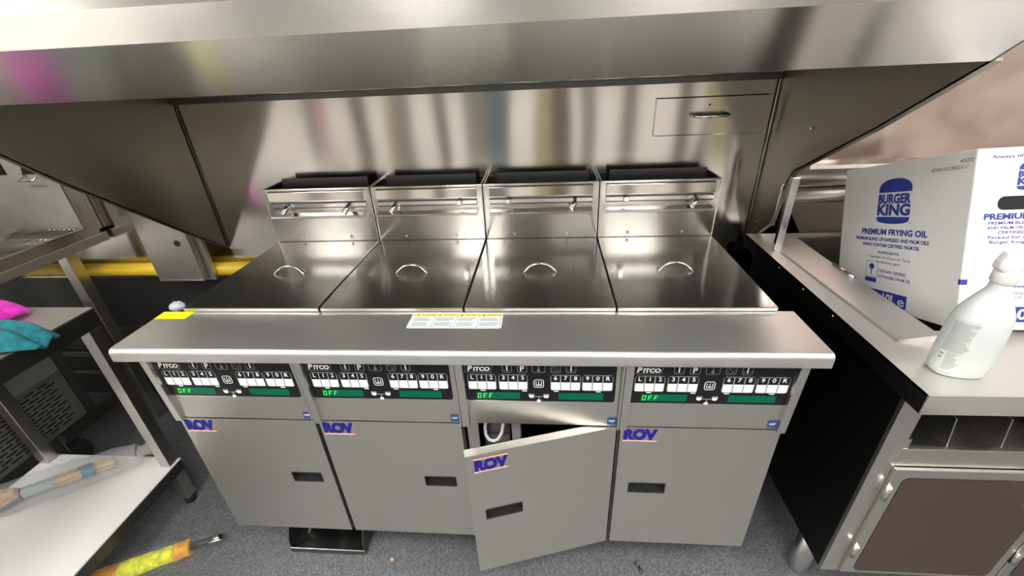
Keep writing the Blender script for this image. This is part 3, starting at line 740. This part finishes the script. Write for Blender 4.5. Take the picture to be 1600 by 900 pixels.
mb.box(WX0, WX1, WY0, WY1, WZ-.003, WZ, 'steel_dark'); mb.box(WX0-.002, WX0, WY0, WY1, WZ, zb, 'steel_plain'); mb.box(WX1, WX1+.002, WY0, WY1, WZ, zb, 'steel_plain'); mb.box(WX0, WX1, WY0-.002, WY0, WZ, zb, 'steel_plain'); mb.box(WX0, WX1, WY1, WY1+.002, WZ, zb, 'steel_plain')
for k in range(14): mb.box(WX0+.02+.03*k, WX0+.035+.03*k, WY1-.20, WY1-.06, WZ, WZ+.0012, 'black_void')
mb.build('sunken_pan', t)
# raised ledge along the left side of the pan
mb = MB(); mb.prism([(1.782, .026, .885), (1.870, .048, .885), (1.870, .048, .905), (1.785, .026, .888)], (0, 0, 0.0), 'steel_flat') if False else None
mb = MB()
mb.prism([(1.778, .03, .8851), (1.866, .03, .8851), (1.866, .03, .902), (1.860, .03, .9035), (1.782, .03, .8905)], (-.020, .52, 0), 'steel_flat')
lg = mb.build('raised_ledge', t)
MB().tube([(1.843, .39, .9065), (1.846, .30, .9065)], .005, 'steel_bright', 10).build('ledge_pull', lg)
mb = MB(); mb.box(CX0, CX0+.003, CY0, CY1, .19, .838, 'steel_black'); mb.box(CX1-.003, CX1, CY0, CY1, .19, .838, 'steel_black'); mb.box(CX0+.003, CX1-.003, CY1-.003, CY1, .19, .838, 'steel_black'); mb.box(CX0+.003, CX1-.003, CY0+.003, CY1-.003, .19, .194, 'steel_dark')  # side steel coloured black for the shadow and dark gap beside it
mb.box(CX0+.003, CX1-.003, CY0+.02, CY1-.003, .612, .616, 'steel_dark'); mb.build('carcass', t)
mb = MB(); y0, y1 = CY0-.012, CY0
mb.box(CX0, CX0+.046, y0, y1, .19, .838, 'steel_door', .001); mb.box(CX0+.046, CX1, y0, y1, .608, .662, 'steel_door', .001); mb.box(CX0+.046, CX1, y0, y1, .19, .2, 'steel_door'); mb.box(CX0+.046, CX0+.056, y0+.002, y1, .662, .69, 'steel_door')
mb.build('face_frame', t)
mb = MB(); mb.box(CX0+.05, CX1-.01, CY0-.002, .35, .655, .661, 'steel_plain'); mb.box(CX0+.05, CX1-.01, .35, .353, .661, .735, 'steel_dark'); mb.build('pigeonhole_shelf', t)
for k in range(8):
    xx = 1.905+.112*k
    if xx < CX1-.05: MB().prism([(xx, CY0-.001, .661), (xx, CY0+.01, .735), (xx, .35, .735), (xx, .35, .661)], (.003, 0, 0), 'steel_plain').build('divider', t)
for k, (dx0, dx1) in enumerate(((1.806, 2.188), (2.192, 2.62), (2.624, 3.05))):
    z0, z1 = .200, .606
    mb = MB(); yd = CY0-.022; mb.box(dx0, dx1, yd, CY0-.012, z0, z1, 'steel_door', .002); d = mb.build('door', t)
    fd = Frame((dx0, yd, z0), (1, 0, 0), (0, 0, 1)); mb = MB()
    fd.rrect(mb, .026, dx1-dx0-.022, .012, z1-z0-.026, .016, 'steel_brown', .001); mb.build('door_panel', d)
    for zz in (.30, .53): MB().tube([(dx0+.002, yd-.004, zz-.022), (dx0+.002, yd-.004, zz+.022)], .006, 'steel_bright', 12).build('hinge', d)
    if k == 0: MB().tube([(dx1-.03, yd, .456), (dx1-.03, yd-.012, .456), (dx1-.012, yd-.02, .445), (dx1+.004, yd-.02, .43)], .006, 'steel_bright', 10).build('door_handle', d)
for lx in (1.805, 3.1):
    for ly in (.05, .62): MB().tube([(lx, ly, .19), (lx, ly, .012), (lx, ly, 0)], [.030, .030, .024], 'steel_plain', 20).build('leg', t)
for yy in (.44, .30, .16): MB().tube([(TX0_+.001, yy, .872), (TX0_-.002, yy, .872)], .004, 'steel_bright', 10).build('rivet', t)
mb = MB(); mb.box(1.748, 1.770, .538, .554, .885, 1.122, 'steel_bright', .001); mb.build('post_face', t)
# back of the station
mb = MB(); mb.prism([(1.86, .74, .98), (3.1, .74, .98), (3.1, .70, .80), (1.96, .70, .80)], (0, .004, 0), 'steel_wall'); mb.build('back_plate', t)
MB().tube([(1.80, .742, 1.012), (3.1, .742, 1.012)], .028, 'steel_plain', 20).build('rolled_edge', t)
t = thing('wall_canopy', (2.5, .77, 1.08), 'coppery steel wall canopy above the white oil carton', 'canopy')
mb = MB(); mb.box(1.80, 4.0, .775, .798, 1.10, 2.3, 'steel_warm_tint', .002); mb.build('sheet', t)
mb = MB(); mb.prism([(1.86, .775, 1.118), (1.88, .735, 1.112), (1.88, .735, 1.098), (1.86, .775, 1.098)], (2.1, 0, 0), 'steel_plain'); mb.build('bottom_flange', t)
mb = MB(); mb.box(1.90, 3.9, .731, .735, 1.099, 1.111, 'plain_white', .001); mb.build('white_strip', t)

# ------------------------------------------------------------------ oil carton, tipped back into the pan
O = Vector((1.909, .0534, .9015)); Wv = Vector((.99654, -.07078, .04349)); Vv = Vector((.08094, .94523, -.31620)); Uv = Vector((-.01873, .31863, .94769))
D, H, Wd = .456, .3855, .40
t = thing('oil_carton', tuple(O), 'large white carton of frying oil with blue print, tipped back in the counter pan', 'carton')
mb = MB(); q = lambda a, b, c: O+a*Wv+b*Vv+c*Uv
mb.prism([q(0, 0, 0), q(Wd, 0, 0), q(Wd, D, 0), q(0, D, 0)], Uv*H, 'carton'); mb.build('carton_body', t, bevel=.003)
fl = Frame(q(0, D, 0), -Vv, Uv)      # left face: a runs from the back edge (0) to the front edge (D)
ff = Frame(O, Wv, Uv)                # front face
def burger_logo(fr, ca, cb, s, mb):
    """two bun halves with two lines of lettering; s = full height"""
    hw = s*.52; n = 16
    top = [(ca-hw, cb+.20*s)]+[(ca-hw*math.cos(math.pi*k/n)*(1 if k else 1), cb+.235*s+.265*s*math.sin(math.pi*k/n)**.75) for k in range(0, n+1)]+[(ca+hw, cb+.20*s)]
    fr.poly(mb, top[::-1], 'ink_blue', .0008)
    bot = [(ca-hw, cb-.345*s), (ca+hw, cb-.345*s)]+[(ca+hw*math.cos(math.pi*k/n)*1.0, cb-.375*s-.125*s*math.sin(math.pi*k/n)**.6) for k in range(n+1)]
    fr.poly(mb, bot[::-1] if False else bot[::-1], 'ink_blue', .0008)
    fr.text(mb, 'BURGER', ca, cb-.035*s, .27*s, 'ink_blue', bold=.05, width=2*hw*.99, align='C', h=.0008)
    fr.text(mb, 'KING', ca, cb-.30*s, .33*s, 'ink_blue', bold=.045, width=2*hw*1.0, align='C', h=.0008)
a = lambda v: D-v
mb = MB(); burger_logo(fl, a(.232), .286, .118, mb); fl.ring(mb, a(.168), a(.163), .229, .234, .0024, .0008, 'ink_blue', .0008); tag(mb.build('logo', t), 'blue bun logo on the left face')
mb = MB()
fl.text(mb, 'PREMIUM FRYING OIL', a(.352), .1975, .021, 'ink_blue', bold=.04, width=.246)
fl.text(mb, 'PREMIUM BLEND OF RAPESEED AND PALM OILS', a(.376), .180, .0125, 'ink_blue', bold=.035, width=.277)
fl.text(mb, 'WHICH CONTAIN CERTIFIED PALM OIL', a(.344), .1645, .0125, 'ink_blue', bold=.035, width=.218)
fl.text(mb, 'INGREDIENTS:', a(.274), .1455, .010, 'ink_blue', bold=.02, width=.082)
fl.text(mb, 'Vegetable oils (Rapeseed, Palm),', a(.310), .1325, .010, 'ink_faded', width=.160)
fl.text(mb, 'Antifoaming agent', a(.275), .120, .010, 'ink_faded', width=.09)
fl.text(mb, 'CONTAINS CERTIFIED', a(.266), .095, .011, 'ink_blue', bold=.015, width=.105)
fl.text(mb, 'SUSTAINABLE PALM OIL', a(.266), .0805, .011, 'ink_blue', bold=.015, width=.123)
tag(mb.build('printed_text', t), 'blue printed text on the left face')
mb = MB(); s0, s1 = a(.318), a(.270)
fl.ring(mb, s0, s1, .078, .122, .002, .0012, 'ink_faded', .0006); fl.rect(mb, s0, s1, .064, .076, 'ink_blue', .0006)
cx = (s0+s1)/2; fl.rect(mb, cx-.0015, cx+.0015, .085, .105, 'ink_blue', .0008)
fl.poly(mb, [(cx+.011*math.cos(k*math.pi/6), .108+.008*math.sin(k*math.pi/6)) for k in range(12)], 'ink_blue', .0008); mb.build('palm_mark', t)
mb = MB(); fl.rect(mb, a(.30), a(.149), .012, .046, 'ink_blue', .0006); fl.text(mb, '10L', a(.238), .0185, .031, 'carton', bold=.03, width=.05, h=.0009); fl.text(mb, 'e', a(.180), .017, .036, 'carton', bold=.01, width=.024, h=.0009); tag(mb.build('volume_mark', t), 'blue volume block on the left face')
mb = MB(); fl.text(mb, '405202', a(.040), .362, .010, 'ink_black', width=.034, bold=.01); fl.text(mb, '40320402 102 17/08/22 01:17', a(.118), .349, .010, 'ink_black', width=.10, bold=.005); mb.build('batch_code', t)
mb = MB(); burger_logo(ff, .108, .3275, .060, mb); tag(mb.build('logo', t), 'blue bun logo on the front face')
mb = MB()
ff.text(mb, 'Always lift carton from base', .026, .3645, .009, 'ink_blue', bold=.01, width=.16)
ff.text(mb, 'PREMIUM FRYING OIL', .026, .240, .0165, 'ink_blue', bold=.04, width=.20)
mb.build('product_name', t); mb = MB()
for yy, tx, wd, a0 in ((.229, 'PREMIUM BLEND OF RAPESEED', .15, .036), (.219, 'AND PALM OILS WHICH CONTAIN', .155, .034), (.209, 'CERTIFIED PALM OIL', .10, .055), (.199, 'Packed for exclusive use in', .15, .038), (.189, 'Burger King Restaurants', .13, .042)):
    ff.text(mb, tx, a0, yy, .0088, 'ink_blue', bold=.012, width=wd)
tag(mb.build('printed_text', t), 'blue printed text on the front face'); mb = MB()
ff.text(mb, 'International', .098, .094, .009, 'ink_blue', bold=.015, width=.07); ff.text(mb, 'large Denis,', .100, .080, .0085, 'ink_faded', width=.06); ff.text(mb, 'UK', .104, .070, .0085, 'ink_faded', width=.014); mb.build('address_text', t)
mb = MB(); ff.rect(mb, .0, .012, .101, .113, 'ink_blue', .0006); fl.rect(mb, D-.006, D+.0, .101, .113, 'ink_blue', .0006); mb.build('corner_mark', t)
mb = MB(); ff.rect(mb, .094, .22, .018, .052, 'ink_blue', .0006); ff.text(mb, '10L', .100, .025, .031, 'carton', bold=.03, width=.05, h=.0009); ff.text(mb, 'e', .158, .023, .036, 'carton', width=.024, h=.0009); tag(mb.build('volume_mark', t), 'blue volume block on the front face')
mb = MB(); ff.rrect(mb, .047, .17, .259, .287, .012, 'black_void', .0012); mb.build('hand_hole', t)

# ------------------------------------------------------------------ spray bottle
bx, by, bz = 1.822, -.066, .8855
t = thing('spray_bottle', (bx, by, bz), 'white plastic spray bottle with a printed grey label, on the serving counter before the carton', 'spray bottle')
rot = math.radians(-8); ca, sa = math.cos(rot), math.sin(rot)
def ell(z, a, b_, pw=2.4, off=0, n=28):
    ring = []
    for k in range(n):
        th = 2*math.pi*k/n; c, s = math.cos(th), math.sin(th)
        x_ = a*math.copysign(abs(c)**(2/pw), c)+off; y_ = b_*math.copysign(abs(s)**(2/pw), s)
        ring.append((bx+x_*ca-y_*sa, by+x_*sa+y_*ca, bz+z))
    return ring
prof_b = [(0, .041, .026), (.004, .045, .030), (.03, .046, .031), (.09, .046, .031), (.115, .045, .030), (.135, .041, .028), (.155, .033, .024), (.170, .024, .0195), (.182, .0165, .0155), (.188, .015, .0148), (.205, .0145, .0145)]
mb = MB().loft([ell(z, a_, b2, 2.6 if z < .14 else 2.1) for z, a_, b2 in prof_b], 'bottle_plastic'); body = mb.build('bottle_body', t)
mb = MB()
mb.loft([ell(z, r, r, 2) for z, r in ((.197, .0155), (.200, .018), (.216, .018), (.222, .0165))], 'nozzle_plastic'); mb.build('collar', t)
def loc(x_, y_, z_): return Vector((bx+x_*ca-y_*sa, by+x_*sa+y_*ca, bz+z_))
mb = MB()
def sect(x_, z0, z1, hw): return [loc(x_, -hw, z0), loc(x_, hw, z0), loc(x_, hw*1.05, (z0+z1)/2), loc(x_, hw*.7, z1), loc(x_, -hw*.7, z1), loc(x_, -hw*1.05, (z0+z1)/2)]
mb.loft([sect(-.022, .226, .238, .008), sect(-.016, .220, .254, .012), sect(.005, .222, .262, .013), sect(.030, .234, .264, .012), sect(.050, .240, .262, .011), sect(.054, .242, .260, .010)], 'nozzle_plastic'); mb.build('spray_head', t, bevel=.002)
mb = MB(); mb.loft([sect(.054, .243, .259, .009), sect(.066, .244, .258, .009)], 'nozzle_plastic'); mb.build('nozzle', t, bevel=.001)
mb = MB()
trg = [(.024, .238), (.030, .222), (.036, .205), (.044, .192)]
mb.loft([[loc(x_-.003, -.006, z), loc(x_-.003, .006, z), loc(x_+.004, .006, z), loc(x_+.004, -.006, z)] for x_, z in trg], 'nozzle_plastic'); mb.build('trigger', t, bevel=.0015)
# label wrapped on the front of the bottle: strips following the oval
def on_body(u, z, lift=.0006):
    th = math.radians(u); a_, b2, pw = .046+lift, .031+lift, 2.6
    c, s = math.cos(th), math.sin(th)
    return loc(a_*math.copysign(abs(c)**(2/pw), c), b2*math.copysign(abs(s)**(2/pw), s), z)
def patch(mb, u0, u1, z0, z1, mat, lift):
    n = max(1, int(abs(u1-u0)/5)); mb.grid([[on_body(u0+(u1-u0)*k/n, z0, lift), on_body(u0+(u1-u0)*k/n, z1, lift)] for k in range(n+1)], mat)
mb = MB(); patch(mb, 180, 250, .012, .126, 'bottle_label', .0006)
rnd = random.Random(2)
z = .120
while z > .058:
    patch(mb, 192, rnd.uniform(236, 254), z-.0016, z, 'grey_print', .0009); z -= .0034
patch(mb, 192, 206, .036, .054, 'white_print', .0009)
for u0, zz in ((194, .045), (200, .045), (194, .037), (200, .037)): patch(mb, u0, u0+4, zz, zz+.006, 'midgrey_print', .0012)
z = .054
while z > .016:
    patch(mb, 212, rnd.uniform(232, 252), z-.0016, z, 'grey_print', .0009); z -= .0036
tag(mb.build('label', t), 'grey printed label')
